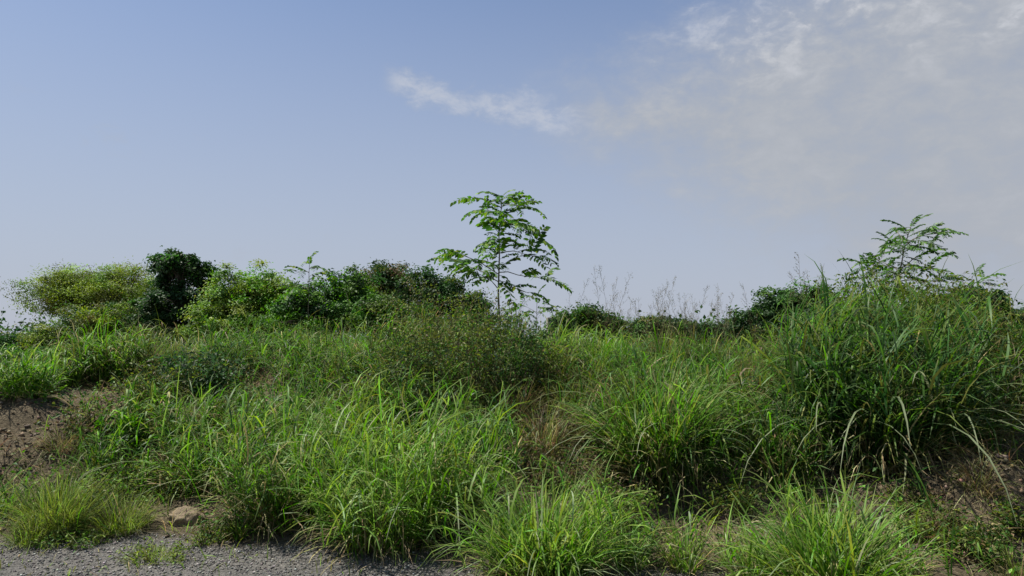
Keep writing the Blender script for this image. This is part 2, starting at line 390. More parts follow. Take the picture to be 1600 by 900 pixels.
def tussock(px, py, wpx, hpx, sty, label, dens=1.0, dry=.12, arch=4, group='grass tussocks on the heap', loc=None, name='grass_tussock', culm=False):
    g = hit(px, py) if loc is None else Vector(loc)
    k = g.y / FPX; W, H = wpx * k, hpx * k
    S = dict(STY[sty])
    tr_ = np.random.default_rng(int(px * 7 + py)); S['c'] = {**S['c'], 'olive': S['c'].get('olive', 0) + tr_.choice([0, .5, 2, 4]), 'straw': tr_.choice([0, 0, .5, 1.2]), 'dark': S['c'].get('dark', 0) + tr_.choice([0, 0, 1.5])}
    dry = dry + tr_.choice([0, .08, .3])
    o = thing(name, label, 'grass', (g.x, g.y, g.z - .02), group)
    n = int(dens * 290 * (W / .8) ** 1.0 * (H / .6) ** .3 * (.013 / S['w']) ** .6)
    n = max(40, min(n, 1500))
    def build(n, c, lenf, leanx, bendx, wf):
        rad = W * .5 * .42
        r_ = rad * np.sqrt(rng.random(n)); a = rng.uniform(0, 2 * np.pi, n)
        b = np.stack([r_ * np.cos(a), r_ * np.sin(a), np.zeros(n)], -1)
        b[:, 2] = ground(b[:, 0] + g.x, b[:, 1] + g.y) - g.z
        out_ = np.arctan2(b[:, 1], b[:, 0]) + rng.standard_normal(n) * .95
        spread = r_ / max(rad, 1e-6)
        L = H * 1.08 * lenf * rng.uniform(.45, 1.08, n) * (1.05 - .2 * spread)
        lean = S['lean'] * leanx * (.15 + spread * rng.uniform(.5, 1.25, n))
        bend = S['bend'] * bendx * rng.uniform(.25, 1.5, n) * (.5 + .6 * spread)
        w_ = S['w'] * .8 * wf * rng.uniform(.6, 1.35, n) * min(1.4, max(.75, H / .65))
        cc = pick(n, c); tips = cc * .7 + .3 * pick(n, {'pale': 2, 'straw': 2, 'yellow': 2})
        return ribbons(b, out_, L, lean, bend, w_, 5, cc, tips)
    def build_culms(share=1.0):
        nc = max(10, int(share * dens * 46 * (W / .8) * min(1.5, max(.7, W / .8))))
        rad = W * .5 * .62
        r_ = rad * np.sqrt(rng.random(nc)); a = rng.uniform(0, 2 * np.pi, nc)
        b = np.stack([r_ * np.cos(a), r_ * np.sin(a), np.zeros(nc)], -1)
        b[:, 2] = ground(b[:, 0] + g.x, b[:, 1] + g.y) - g.z
        Lc = H * 1.08 * rng.uniform(.42, .98, nc) * (1.05 - .28 * (r_ / rad) ** 2)
        lean = .5 * S['lean'] * (r_ / rad) * rng.uniform(.2, 1.6, nc) + np.abs(rng.normal(0, .08, nc)); bend = rng.uniform(0, .55, nc)
        out_ = a + rng.standard_normal(nc) * .8
        cc = pick(nc, {**S['c'], 'olive': 2})
        v1, f1, c1 = ribbons(b, out_, Lc, lean, bend, np.full(nc, .0065), 5, cc, cc, 1.0)
        mid = v1.reshape(nc, 6, 2, 3).mean(2)
        nb = rng.integers(5, 10, nc); own = np.repeat(np.arange(nc), nb); m = len(own)
        t = rng.uniform(.08, 1.0, m) ** .8 * 4.999; q = t.astype(int); fr = (t - q)[:, None]
        p = mid[own, q] * (1 - fr) + mid[own, q + 1] * fr
        top_ = (t / 5) > .85
        L = (H * .30 + .14) * rng.uniform(.5, 1.3, m); ln = np.where(top_, rng.uniform(.1, .5, m), rng.uniform(.3, .95, m)); bd = rng.uniform(.3, 2.2, m)
        w_ = S['w'] * rng.uniform(.5, 1.25, m) * (.95 if g.y < 8 else .75)
        cc = pick(m, S['c']); tips = cc * .72 + .28 * pick(m, {'pale': 2, 'straw': 2, 'yellow': 2})
        v2, f2, c2_ = ribbons(p, rng.uniform(0, 2 * np.pi, m), L, ln, bd, w_, 4, cc, tips, 1.1)
        return np.concatenate([v1, v2]), np.concatenate([f1, f2 + len(v1)]), np.concatenate([c1, c2_])
    v, f, c = build_culms() if culm else build(n, S['c'], 1, 1, 1, 1)
    if not culm and sty not in ('fine', 'dry') and H > .35:
        va, fa, ca = build_culms(.3); f = np.concatenate([f, fa + len(v)]); v = np.concatenate([v, va]); c = np.concatenate([c, ca])
    if culm and sty != 'fine':
        va, fa, ca = build(n // 4, S['c'], .8, 1, 1.1, .9); f = np.concatenate([f, fa + len(v)]); v = np.concatenate([v, va]); c = np.concatenate([c, ca])
    obj('blades', mesh('blades', v, f, MAT_GRASS, c), o, kind='stuff')
    nd = int(n * dry)
    if nd > 6:
        v, f, c = build(nd, {'straw': 5, 'brown': 2, 'olive': 1}, .7, 1.7, 1.3, .7)
        obj('dry_blades', mesh('dry_blades', v, f, MAT_DRY, c), o, kind='stuff')
    if arch:
        ms = arch_meshes(sty)
        for i in range(arch):
            q = obj('arching_blade', ms[rng.integers(len(ms))], o)
            a = rng.uniform(0, 2 * math.pi); rr = W * .17 * rng.random(); s = H * rng.uniform(.95, 1.45)
            lx, ly = rr * math.cos(a), rr * math.sin(a)
            q.location = (lx, ly, ground1(g.x + lx, g.y + ly) - g.z); q.rotation_euler = (0, rng.uniform(-.15, .2), a + rng.uniform(-.6, .6))
            q.scale = (s, s * rng.uniform(.6, .9) if s > .6 else s * 1.0, s)
    return o

# px, py of the base in the photograph, width, height, style, density, dry share, arching blades, label
TUSS = [
 # front row
 (850, 905, 300, 175, 'light', 1.5, .15, 12, 'big light green tussock fanning out at the bottom centre of the picture'),
 (1300, 935, 290, 190, 'light', 1.3, .2, 10, 'wide yellow-green tussock at the bottom edge, below the dark right-hand clump'),
 (1180, 915, 120, 110, 'light', .9, .25, 4, 'thin loose tussock on grey dirt, left of the wide bottom-edge tussock'),
 (1070, 890, 90, 110, 'light', .7, .45, 3, 'small sparse tussock with dry stems between the two bottom-edge tussocks'),
 (985, 885, 110, 80, 'bright', .9, .2, 4, 'low floppy tussock against the right side of the big bottom-centre tussock'),
 (1415, 900, 110, 80, 'olive', .6, .3, 2, 'low olive tussock right of the wide bottom-edge tussock'),
 (1592, 915, 90, 80, 'olive', .6, .2, 3, 'thin tussock cut by the bottom right corner'),
 (600, 845, 270, 200, 'light', 1.5, .4, 12, 'broad light tussock with straw-coloured skirt overhanging the gravel edge'),
 (700, 815, 170, 190, 'light', 1.2, .15, 8, 'light green tussock filling the gap behind the straw-skirted tussock'),
 (430, 815, 190, 180, 'bright', 1.3, .2, 8, 'bushy green tussock at the gravel edge, left of the straw-skirted tussock'),
 (510, 790, 170, 170, 'light', 1.2, .25, 6, 'pale green tussock squeezed between the two biggest gravel-edge tussocks'),
 (372, 842, 34, 60, 'bright', 1.4, .0, 0, 'tiny upright bright green tuft standing alone by the gravel'),
 (330, 770, 150, 150, 'bright', 1.1, .2, 5, 'green tussock behind the tiny upright tuft and the earth clod'),
 (212, 760, 60, 100, 'bright', .8, .1, 2, 'narrow upright tuft in the weeds left of the earth clod'),
 (150, 740, 80, 80, 'mid', .8, .2, 1, 'small green tuft just above the soft yellow-green cushion'),
 (90, 830, 170, 110, 'fine', 2.2, .1, 0, 'soft rounded cushion of fine yellow-green grass at lower left'),
 (45, 850, 100, 60, 'fine', 1.6, .1, 0, 'low fringe of fine yellowish grass at the far left gravel edge'),
 (190, 830, 130, 80, 'fine', 1.6, .2, 0, 'loose fine pale grass between the yellow cushion and the earth clod'),
 (10, 800, 60, 60, 'bright', 1.0, .0, 0, 'small bright green tuft at the left edge beside the yellow cushion'),
 (235, 872, 170, 30, 'fine', .9, .3, 0, 'flat patch of creeping grass reaching out onto the gravel'),
 # middle of the slope
 (1030, 735, 220, 190, 'bright', 1.6, .2, 12, 'bright green fountain-shaped tussock in the centre right of the slope'),
 (1090, 740, 130, 150, 'mid', 1.0, .2, 6, 'arching tussock leaning on the right side of the fountain-shaped tussock'),
 (960, 700, 110, 120, 'mid', .9, .3, 5, 'thin tussock leaning on the left side of the fountain-shaped tussock'),
 (1380, 745, 260, 270, 'dark', 2.0, .08, 22, 'huge dark green clump with long drooping blades on the right heap'),
 (1300, 720, 150, 230, 'dark', 1.5, .08, 10, 'tall dark clump joined to the left flank of the huge drooping one'),
 (1470, 720, 150, 220, 'dark', 1.3, .1, 10, 'tall dark clump joined to the right flank of the huge drooping one'),
 (1215, 735, 150, 150, 'mid', 1.3, .15, 8, 'dark green tussock in the hollow left of the right heap'),
 (1150, 690, 120, 120, 'mid', .9, .25, 6, 'loose tussock with pale arching tips in the saddle between the heaps'),
 (1540, 690, 140, 130, 'olive', 1.0, .2, 6, 'ragged olive tussock on the right shoulder of the right heap'),
 (1590, 640, 120, 120, 'mid', 1.0, .2, 5, 'green tussock cut by the right edge above the dark bare soil'),
 (740, 745, 140, 130, 'mid', 1.1, .2, 8, 'blue-green tussock with pale bent tips left of the dry hollow'),
 (660, 700, 150, 130, 'mid', 1.1, .15, 6, 'mid green tussock below the olive herb bush'),
 (560, 700, 150, 140, 'light', 1.1, .15, 5, 'light green tussock in the middle of the left slope'),
 (450, 705, 140, 115, 'bright', 1.0, .15, 4, 'green tussock right below the small brown soil scar'),
 (365, 705, 120, 80, 'bright', .9, .15, 3, 'green tussock lower left of the small brown soil scar'),
 (285, 690, 120, 110, 'mid', .9, .2, 3, 'green tussock above the narrow upright tuft'),
 (225, 680, 90, 80, 'broad', .9, .1, 2, 'short broad-bladed tussock right of the bare left heap'),
 (850, 700, 140, 90, 'dry', 1.0, .6, 4, 'withered reddish-brown tussock lowest in the dry hollow at the centre'),
 (800, 655, 130, 90, 'dry', 1.0, .5, 2, 'half-dry straw-brown tussock above the withered reddish-brown one'),
 (895, 650, 120, 90, 'olive', .9, .7, 4, 'half-dry tussock with bent pale blades above the dry hollow'),
 # upper slope
 (1000, 610, 150, 80, 'mid', 1.0, .25, 5, 'tussock just behind the top of the fountain-shaped tussock'),
 (1090, 630, 150, 80, 'mid', 1.0, .3, 5, 'grey-green tussock upper right of the fountain-shaped tussock'),
 (1180, 610, 130, 80, 'olive', 1.0, .4, 4, 'brownish tussock in the saddle beside the right heap'),
 (930, 580, 150, 75, 'light', 1.2, .15, 5, 'light green tussock on the crest right of the tall sapling'),
 (850, 590, 120, 80, 'light', 1.1, .15, 4, 'light tussock on the crest below the tall sapling, right side'),
 (590, 595, 150, 125, 'bright', 1.5, .0, 6, 'vivid green tussock on the crest left of the olive herb bush'),
 (520, 600, 130, 90, 'bright', 1.1, .1, 4, 'green tussock on the crest left of the vivid green one'),
 (465, 585, 110, 80, 'bright', 1.0, .1, 3, 'green tussock right above the small brown soil scar'),
 (380, 575, 130, 75, 'mid', 1.1, .1, 3, 'green tussock left above the small brown soil scar'),
 (230, 590, 140, 80, 'olive', 1.2, .15, 2, 'olive tussock between the blue-green shrub and the bright left bank'),
 (170, 590, 140, 80, 'broad', 1.3, .05, 3, 'bright broad-bladed tussock at the top right of the left bank'),
 (100, 600, 140, 70, 'broad', 1.4, .05, 3, 'bright broad-bladed tussock in the middle of the left bank'),
 (30, 615, 130, 65, 'broad', 1.4, .05, 3, 'bright broad-bladed tussock at the left edge behind the bare heap'),
 (1280, 600, 170, 120, 'light', 1.2, .1, 5, 'light green tussock on the upper left flank of the right heap'),
 (1390, 620, 200, 165, 'mid', 1.5, .08, 10, 'green tussock on top of the right heap under the right sapling'),
 (1490, 620, 190, 155, 'olive', 1.4, .1, 8, 'yellowish tussock on top right of the right heap'),
 (1580, 590, 160, 110, 'olive', 1.1, .2, 4, 'olive tussock at the right edge on the heap shoulder'),
 (500, 672, 100, 70, 'dry', 1.0, .5, 1, 'dead brown clump in the middle of the left slope'),
 (705, 705, 100, 75, 'dry', 1.0, .5, 1, 'dead straw clump just left of the dry hollow'),
 (330, 665, 90, 60, 'dry', .9, .5, 1, 'dead brown clump below the dark blue-green shrub'),
 (625, 625, 100, 60, 'dry', .9, .5, 1, 'dead straw clump at the foot of the vivid green crest tussock'),
 (985, 612, 110, 65, 'dry', 1.0, .5, 1, 'dead brown clump above the top of the fountain-shaped tussock'),
 (1135, 650, 100, 70, 'dry', 1.0, .5, 1, 'dead brown clump in the saddle right of the fountain-shaped tussock'),
 (250, 625, 90, 55, 'dry', .9, .5, 1, 'dead brown clump right above the bare left heap'),
 (1530, 760, 110, 60, 'dry', .9, .5, 1, 'dead straw clump on the bare soil at the right'),
 (1460, 830, 100, 55, 'dry', .9, .5, 1, 'dead straw clump in front of the bare soil at lower right'),
 (100, 700, 100, 55, 'dry', .8, .5, 0, 'dead straw clump on the bare left heap'),
 (1320, 580, 150, 120, 'mid', 1.3, .08, 6, 'leafy green tussock at the upper left of the right heap, below the tall seed stalks'),
 (1440, 560, 180, 100, 'bright', 1.2, .08, 6, 'fresh green tussock at the foot of the right sapling'),
 (1340, 660, 170, 170, 'dark', 1.4, .08, 8, 'dark leafy tussock on the middle of the right heap above the huge drooping clump'),
 (1440, 670, 170, 170, 'dark', 1.4, .08, 8, 'dark leafy tussock on the middle right of the right heap'),
 (1110, 570, 140, 60, 'mid', 1.1, .2, 3, 'low green tussock closing the skyline dip between the heaps'),
 (1040, 565, 140, 60, 'olive', 1.1, .2, 3, 'low olive tussock on the crest under the fine seeding stalks'),
 (1180, 560, 120, 60, 'mid', 1.1, .2, 3, 'low tussock on the skyline in front of the dark rounded tree'),
 (760, 560, 150, 70, 'mid', 1.1, .2, 3, 'grass around the foot of the tall central sapling'),
 (680, 545, 140, 60, 'olive', 1.1, .2, 3, 'olive grass on the crest behind the wide olive bush'),
 (300, 555, 140, 60, 'bright', 1.2, .1, 3, 'green crest tussock in front of the dark upright tree'),
 (500, 645, 110, 80, 'bright', 1.0, .15, 3, 'green tussock halfway up, right of the small brown soil scar'),
 (610, 650, 150, 90, 'light', 1.2, .15, 4, 'light tussock halfway up, below the vivid green crest tussock'),
 (420, 750, 150, 110, 'bright', 1.1, .2, 4, 'green tussock on the lower left slope behind the bushy gravel-edge tussock'),
 (560, 760, 170, 120, 'light', 1.2, .2, 5, 'yellowish light tussock right behind the straw-skirted tussock'),
]
for (px, py, w, h, sty, dens, dry, arch, lab) in TUSS:
    if 590 <= py <= 720 and px < 800 and sty in ('bright', 'light', 'mid'): dens *= .62; h *= .9
    fountain = sty in ('fine', 'dry') or 'fountain-shaped tussock in' in lab or 'bottom centre of' in lab or lab.startswith(('wide yellow', 'thin', 'small', 'tiny', 'low'))
    tussock(px, py, w, h, sty, lab, dens, dry + (.1 if sty != 'fine' else 0), int(arch * (1.2 if fountain or sty == 'dark' else .7)), culm=not fountain)

# ------------------------------------------------------------------ covering too fine to count
def scatter(n, dens, x0=-9.5, x1=9, y0=4.3, y1=15.5):
    x = rng.uniform(x0, x1, n); y = rng.uniform(y0, y1, n)
    d = dens(x, y); k = rng.random(n) < d
    return x[k], y[k]
SCARS = []
for (px, py, wx, wy, k_) in [(410, 612, .45, .4, 1.1), (640, 665, .35, .4, .8), (850, 690, .6, .6, .85), (960, 610, .5, .5, .75), (1190, 600, .5, .6, .8), (500, 680, .3, .3, .7), (215, 640, .35, .35, .7), (1120, 850, .5, .4, .8), (700, 690, .4, .4, .7), (330, 640, .35, .35, .7), (560, 640, .35, .3, .7), (1000, 590, .5, .4, .7), (50, 690, 1.1, .6, 1.3), (1565, 730, .8, .6, 1.2), (1500, 800, .6, .45, 1.1)]:
    q_ = hit(px, py); SCARS.append((q_.x, q_.y, wx, wy, k_))
def bare(x, y):
    """1 where soil lies open"""
    b = np.exp(-((x + 5.6) / 1.15) ** 2 - ((y - 7.45) / .6) ** 2) * 1.3
    for (sx_, sy_, wx, wy, k_) in SCARS: b = np.maximum(b, k_ * np.exp(-((x - sx_) / wx) ** 2 - ((y - sy_) / wy) ** 2))
    b = np.maximum(b, .8 * np.exp(-((x - 4.6) / .9) ** 2 - ((y - 6.4) / .55) ** 2))
    b = np.maximum(b, .45 * np.exp(-((x - .5) / .7) ** 2 - ((y - 7.3) / .6) ** 2))
    b = np.maximum(b, .9 * np.exp(-((x - 3.65) / .5) ** 2 - ((y - 5.95) / .35) ** 2))
    return b
def on_heap(x, y): return sstep(-.05, .55, y - foot(x)) * (1 - .0 * x)
def grass_cover(name, label, n, dens, lmin, lmax, colors, width, lean, bend, segs=4, mat=None, area=(-9.5, 9, 4.3, 15.5)):
    x, y = scatter(n, dens, *area); m = len(x)
    b = np.stack([x, y, ground(x, y) - .01], -1)
    cl = fbm(x * 1.3, y * 1.3, 61, 3)
    L = (lmin + (lmax - lmin) * rng.random(m) ** 1.4) * (.55 + .9 * cl)
    c = pick(m, colors) * (.75 + .5 * fbm(x * .8, y * .8, 77, 3))[:, None]
    azm = fbm(x * .9, y * .9, 15, 2) * 9 + rng.standard_normal(m) * 1.2
    tips = c * .75 + .25 * pick(m, {'straw': 2, 'pale': 1})
    v, f, c = ribbons(b, azm, L, np.abs(rng.normal(lean, .3, m)), rng.uniform(.2, 1.6, m) * bend, width * rng.uniform(.6, 1.4, m), segs, c, tips)
    o = obj(name, mesh(name, v, f, mat or MAT_GRASS, c)); tag(o, label, 'grass', kind='stuff'); return o
grass_cover('slope_grass', 'tangled green grass covering the heap between the tussocks', 75000,
            lambda x, y: on_heap(x, y) * (1 - .93 * bare(x, y).clip(0, 1)) * sstep(.42, .60, fbm(x * 1.7, y * 1.7, 41)) * .95,
            .10, .55, {'bright': 4, 'mid': 5, 'light': 2.4, 'olive': 2, 'straw': .6}, .009, .35, .9)
grass_cover('field_grass', 'rank grass of the low ground behind the heap', 55000, lambda x, y: sstep(.3, .6, fbm(x * .7, y * .7, 141)),
            .2, .8, {'mid': 5, 'olive': 4, 'straw': 1, 'bright': 2}, .014, .35, .9, 3, area=(-16, 14, 11.5, 30))
grass_cover('dry_grass', 'dry straw and dead grass lying between the green clumps', 130000,
            lambda x, y: on_heap(x, y) * (.4 + 1.0 * bare(x, y)).clip(0, 1) * sstep(.26, .5, fbm(x * 2.1, y * 2.1, 51)),
            .10, .42, {'straw': 3, 'brown': 5, 'rust': 1, 'olive': 2}, .006, 1.15, .5, 3, MAT_DRY)
grass_cover('edge_grass', 'short sparse grass creeping over the gravel edge', 50000,
            lambda x, y: np.exp(-((y - foot(x) + .1) / (.42 + .35 * sstep(-1.8, -2.8, x))) ** 2) * sstep(.40, .58, fbm(x * 1.9, y * 1.9, 91)),
            .04, .16, {'light': 3, 'olive': 3, 'straw': 2, 'yellow': 2}, .006, .6, .8, 3)

x, y = scatter(130000, lambda x, y: on_heap(x, y) * sstep(.40, .58, fbm(x * 1.5, y * 1.5, 23)) * (1 - .72 * bare(x, y).clip(0, 1)))
p = np.stack([x, y, ground(x, y) + .20 * rng.random(len(x)) ** 1.5 + .3 * sstep(.55, .75, fbm(x * 1.5, y * 1.5, 23)) * rng.random(len(x))], -1)
v, f, c = leaves(p, .045, .7, .6, pick(len(x), {'mid': 4, 'bright': 2, 'olive': 3, 'dark': 2, 'light': 1}))
tag(obj('low_weeds', mesh('low_weeds', v, f, MAT_LEAF, c, False)), 'low broad-leaved weeds growing through the grass on the heap', 'weeds', kind='stuff')

# clods and crumbs of soil on the open patches
x, y = scatter(80000, lambda x, y: on_heap(x, y) * (bare(x, y) * .75 + .06).clip(0, 1))
def pebbles(x, y, smin, smax, c, sink=.25):
    m = len(x); s = smin + (smax - smin) * rng.random(m) ** 2.5
    oct_ = np.array([[1, 0, 0], [0, 1, 0], [-1, 0, 0], [0, -1, 0], [0, 0, 1], [0, 0, -1]], float)
    v = oct_[None] * rng.uniform(.6, 1.25, (m, 6, 1)) + .28 * rng.standard_normal((m, 6, 3))
    v[:, :, 2] *= .7
    v = v * s[:, None, None] * .5 + np.stack([x, y, ground(x, y) + s * .5 * (.55 - sink)], -1)[:, None, :]
    F0 = np.array([[0, 1, 4], [1, 2, 4], [2, 3, 4], [3, 0, 4], [1, 0, 5], [2, 1, 5], [3, 2, 5], [0, 3, 5]])
    f = (F0[None] + (np.arange(m) * 6)[:, None, None]).reshape(-1, 3)
    return v.reshape(-1, 3), f, np.repeat(c, 6, 0)
cc = np.array([[.13, .10, .068]]) * rng.uniform(.6, 1.5, (len(x), 1)) * (1 + .1 * rng.standard_normal((len(x), 3)))
v, f, c = pebbles(x, y, .01, .065, cc)
tag(obj('soil_crumbs', mesh('soil_crumbs', v, f, MAT_STONE, c, False)), 'loose brown soil crumbs on the bare patches of the heap', 'soil', kind='stuff')
x, y = scatter(85000, lambda x, y: gravelness(x, y) * (.2 + .8 * sstep(.35, .6, fbm(x * 1.4, y * 1.4, 71))), -5.5, 4.5, 3.9, 6.6)
g_ = rng.choice([.085, .12, .16, .22, .36], len(x), p=[.3, .3, .22, .14, .04])
cc = g_[:, None] * np.array([[1, .97, .91]]) * (1 + .05 * rng.standard_normal((len(x), 3)))
v, f, c = pebbles(x, y, .006, .026, cc)
tag(obj('gravel', mesh('gravel', v, f, MAT_STONE, c, False)), 'loose grey gravel strip in front of the overgrown heap', 'gravel', kind='stuff')

# ------------------------------------------------------------------ clods
def clod(name, label, px, py, sx, sy, sz, mat, seed):
    g = hit(px, py); r = np.random.default_rng(seed)
    import bmesh
    bm = bmesh.new(); bmesh.ops.create_icosphere(bm, subdivisions=4, radius=1)
    for vv in bm.verts:
        q = vv.co; n1 = float(fbm(np.array([q.x * 1.6 + seed]), np.array([q.y * 1.6 + q.z * 1.3]), seed, 4)[0]); n2 = float(vnoise(np.array([q.x * 6 + seed]), np.array([q.y * 6 + q.z * 5]), seed)[0])
        n3 = float(vnoise(np.array([q.x * 13 + seed]), np.array([q.y * 13 + q.z * 11]), seed)[0]); s = .5 + .75 * n1 + .2 * n2 + .1 * n3
        vv.co = Vector((q.x * s * sx, q.y * s * sy, max(q.z * s, -.35) * sz))
    me = bpy.data.meshes.new(name); bm.to_mesh(me); bm.free(); me.materials.append(mat)
    for pgn in me.polygons: pgn.use_smooth = True
    o = obj(name, me, loc=(g.x, g.y, g.z + .1 * sz)); tag(o, label, 'earth clod'); return o
clod('earth_clod', 'rounded tan earth clod at the gravel edge, lower left', 290, 815, .15, .12, .10, MAT_CLOD, 3)

# ------------------------------------------------------------------ herb bushes
def herb(label, name, cat, loc, W, H, nst, per, size, cols, aspect=.45, lean=.5, group='leafy weeds on the heap', stemcol=None):
    o = thing(name, label, cat, (loc[0], loc[1], loc[2] - .03), group)
    P, Q, B = [], [], []
    for i in range(nst):
        a = rng.uniform(0, 6.283); r0 = W * .3 * math.sqrt(rng.random())
        b = np.array([r0 * math.cos(a), r0 * math.sin(a), 0.]); b[2] = ground1(loc[0] + b[0], loc[1] + b[1]) - loc[2]
        h = H * rng.uniform(.55, 1.05); sp_ = W * .28 * rng.uniform(.2, 1.2)
        a2 = a + rng.normal(0, .6); e = b + np.array([sp_ * math.cos(a2), sp_ * math.sin(a2), h])
        pts = wander(b, e, 6, .35, 0); P.append(pts); Q.append(np.linspace(.0045, .0012, 6))
        t = rng.uniform(.15, 1, per) ** .8; k = np.minimum((t * 5).astype(int), 4); fr = (t * 5 - k)[:, None]
        c0 = pts[k] * (1 - fr) + pts[k + 1] * fr
        B.append(c0 + rng.standard_normal((per, 3)) * np.array([1, 1, .7]) * size * .9)
    v, f = tubes(P, Q, 3); sc = np.repeat(np.array([[.085, .085, .04]]), len(v), 0)
    obj('stems', mesh('stems', v, f, MAT_DRY, sc), o, kind='stuff')
    pos = np.concatenate(B)
    v, f, c = leaves(pos, size, .5, aspect, pick(len(pos), cols))
    obj('leaves', mesh('leaves', v, f, MAT_LEAF, c, False), o, kind='stuff')
    return o
def herb_px(px, py, w, h, label, cols, size=.035, nst=60, per=34, name='herb_bush', cat='weed', aspect=.45):
    g = hit(px, py); k = g.y / FPX
    return herb(label, name, cat, g, w * k, h * k, nst, int(per * .85), size * 1.35, cols, aspect)
OL = {'olive': 6, 'mid': 3, 'brown': .5, 'yellow': 1}
GR = {'mid': 6, 'dark': 3, 'blue': 2, 'olive': 1}
herb_px(700, 615, 240, 165, 'wide fine-leaved olive bush on the crest below the tall sapling', OL, .03, 170, 46)
herb_px(640, 640, 150, 110, 'grey-green fine-leaved bush under the left end of the wide olive bush', {'olive': 3, 'mid': 4, 'blue': 2}, .03, 90, 40)
herb_px(790, 610, 150, 130, 'dark fine-leaved bush right of the wide olive bush', GR, .03, 80, 40)
herb_px(310, 630, 120, 80, 'dark blue-green shrub in the middle of the left slope', {'dark': 4, 'blue': 6, 'mid': 2}, .045, 70, 40)
herb_px(245, 640, 110, 80, 'olive weed bush left of the dark blue-green shrub', OL, .03, 60, 40)
herb_px(140, 690, 70, 45, 'brownish weeds at the right foot of the bare left heap', {'olive': 4, 'brown': 3, 'mid': 2}, .028, 34, 30)
herb_px(160, 790, 120, 60, 'loose pale weed behind the soft yellow cushion', {'light': 3, 'olive': 3, 'bright': 2}, .03, 50, 30)
herb_px(260, 770, 100, 60, 'small leafy weed behind the tan earth clod', {'light': 3, 'olive': 3, 'mid': 2}, .03, 46, 30)
herb_px(190, 690, 70, 40, 'low broad-leaved plant right of the bare left heap', {'bright': 5, 'light': 2, 'mid': 2}, .07, 20, 14, aspect=.7)
herb_px(1400, 550, 210, 130, 'dense yellowish-olive bush crowning the right heap', {'olive': 6, 'yellow': 2, 'mid': 4}, .035, 170, 46)
herb_px(1330, 560, 120, 110, 'green bush on the left crown of the right heap', {'olive': 3, 'mid': 4, 'bright': 2}, .035, 80, 40)
herb_px(1500, 560, 170, 110, 'olive-green bush on the right crown of the right heap', {'olive': 5, 'mid': 3, 'yellow': 2}, .035, 110, 44)
herb_px(1230, 600, 100, 90, 'straw-tinted olive bush at the left foot of the right heap', {'olive': 6, 'yellow': 2, 'brown': 2}, .028, 70, 40)
herb_px(980, 740, 90, 50, 'small olive weed at the left foot of the fountain-shaped tussock', OL, .028, 40, 30)
herb_px(960, 830, 120, 80, 'pale leafy weed behind the big bottom-centre tussock', {'light': 2, 'olive': 4, 'mid': 2}, .028, 60, 34)
herb_px(1080, 560, 150, 60, 'reddish-olive weed on the crest in the saddle', {'olive': 5, 'rust': 1.5, 'mid': 2}, .028, 70, 36)
herb_px(255, 872, 130, 26, 'flat creeping weed lying on the gravel at lower left', {'light': 2, 'yellow': 3, 'olive': 3}, .02, 26, 20)
herb_px(120, 850, 110, 26, 'low weed at the gravel edge under the soft yellow cushion', {'light': 2, 'olive': 4, 'mid': 2}, .022, 50, 24)
herb_px(330, 845, 70, 34, 'small weed between the tan earth clod and the gravel', {'olive': 4, 'mid': 3, 'yellow': 1}, .022, 36, 24)
herb_px(1470, 845, 110, 45, 'sparse weed in front of the reddish-brown soil hump', OL, .026, 46, 30)
herb_px(1540, 860, 90, 36, 'grey-green weed right of the reddish-brown soil hump', {'olive': 4, 'mid': 3, 'straw': 1}, .026, 46, 30)
herb_px(1430, 800, 70, 30, 'small weed on the bare soil left of the reddish-brown soil hump', OL, .026, 40, 28)
herb_px(880, 760, 120, 55, 'brownish weed in the dry hollow behind the big bottom-centre tussock', {'olive': 4, 'brown': 3, 'mid': 2}, .026, 60, 30)
herb_px(520, 640, 120, 70, 'small-leaved weed in the middle of the left slope below the crest', GR, .03, 60, 36)
herb_px(365, 650, 80, 45, 'small-leaved weed just right of the dark blue-green shrub', {'mid': 4, 'bright': 2, 'olive': 2}, .03, 56, 34)
herb_px(1140, 800, 110, 50, 'straggly weed at the right foot of the fountain-shaped tussock', OL, .026, 50, 28)
herb_px(560, 655, 120, 70, 'olive-brown weed halfway up the left slope, below the grey-green bush', {'olive': 5, 'brown': 2, 'mid': 2}, .028, 70, 36)
herb_px(870, 610, 110, 75, 'olive-brown weed on the upper slope right of the sapling foot', {'olive': 5, 'brown': 2, 'mid': 1}, .028, 70, 36)
herb_px(970, 650, 100, 60, 'brownish weed behind the left side of the fountain-shaped tussock', {'olive': 4, 'brown': 3, 'mid': 1}, .028, 60, 34)
herb_px(1190, 650, 110, 80, 'rusty olive weed at the left foot of the right heap, below the straw-tinted bush', {'olive': 5, 'rust': 2, 'brown': 1}, .028, 70, 36)
herb_px(470, 560, 120, 60, 'olive weed on the crest below the pale thin sapling', {'olive': 5, 'mid': 3}, .028, 60, 36)
herb_px(340, 600, 110, 60, 'olive weed above the dark blue-green shrub', {'olive': 5, 'mid': 2, 'brown': 1}, .028, 56, 36)
herb_px(1310, 650, 120, 120, 'leafy shrubby weed growing through the left side of the right heap grass', GR, .035, 70, 40)
herb_px(1500, 660, 130, 110, 'leafy shrubby weed growing through the right side of the right heap grass', {'mid': 4, 'olive': 4, 'dark': 2}, .035, 80, 40)
WD = {'bright': 3, 'mid': 5, 'light': 1, 'dark': 1}
herb_px(300, 705, 90, 55, 'broad-leaved weed on the left slope, left of the lower green tussocks', WD, .055, 26, 22, aspect=.65)
herb_px(425, 675, 90, 50, 'broad-leaved weed right under the small brown soil scar', WD, .05, 26, 22, aspect=.65)
herb_px(565, 690, 90, 50, 'broad-leaved weed in the middle of the left slope', {'mid': 5, 'blue': 3, 'dark': 1}, .05, 26, 22, aspect=.65)
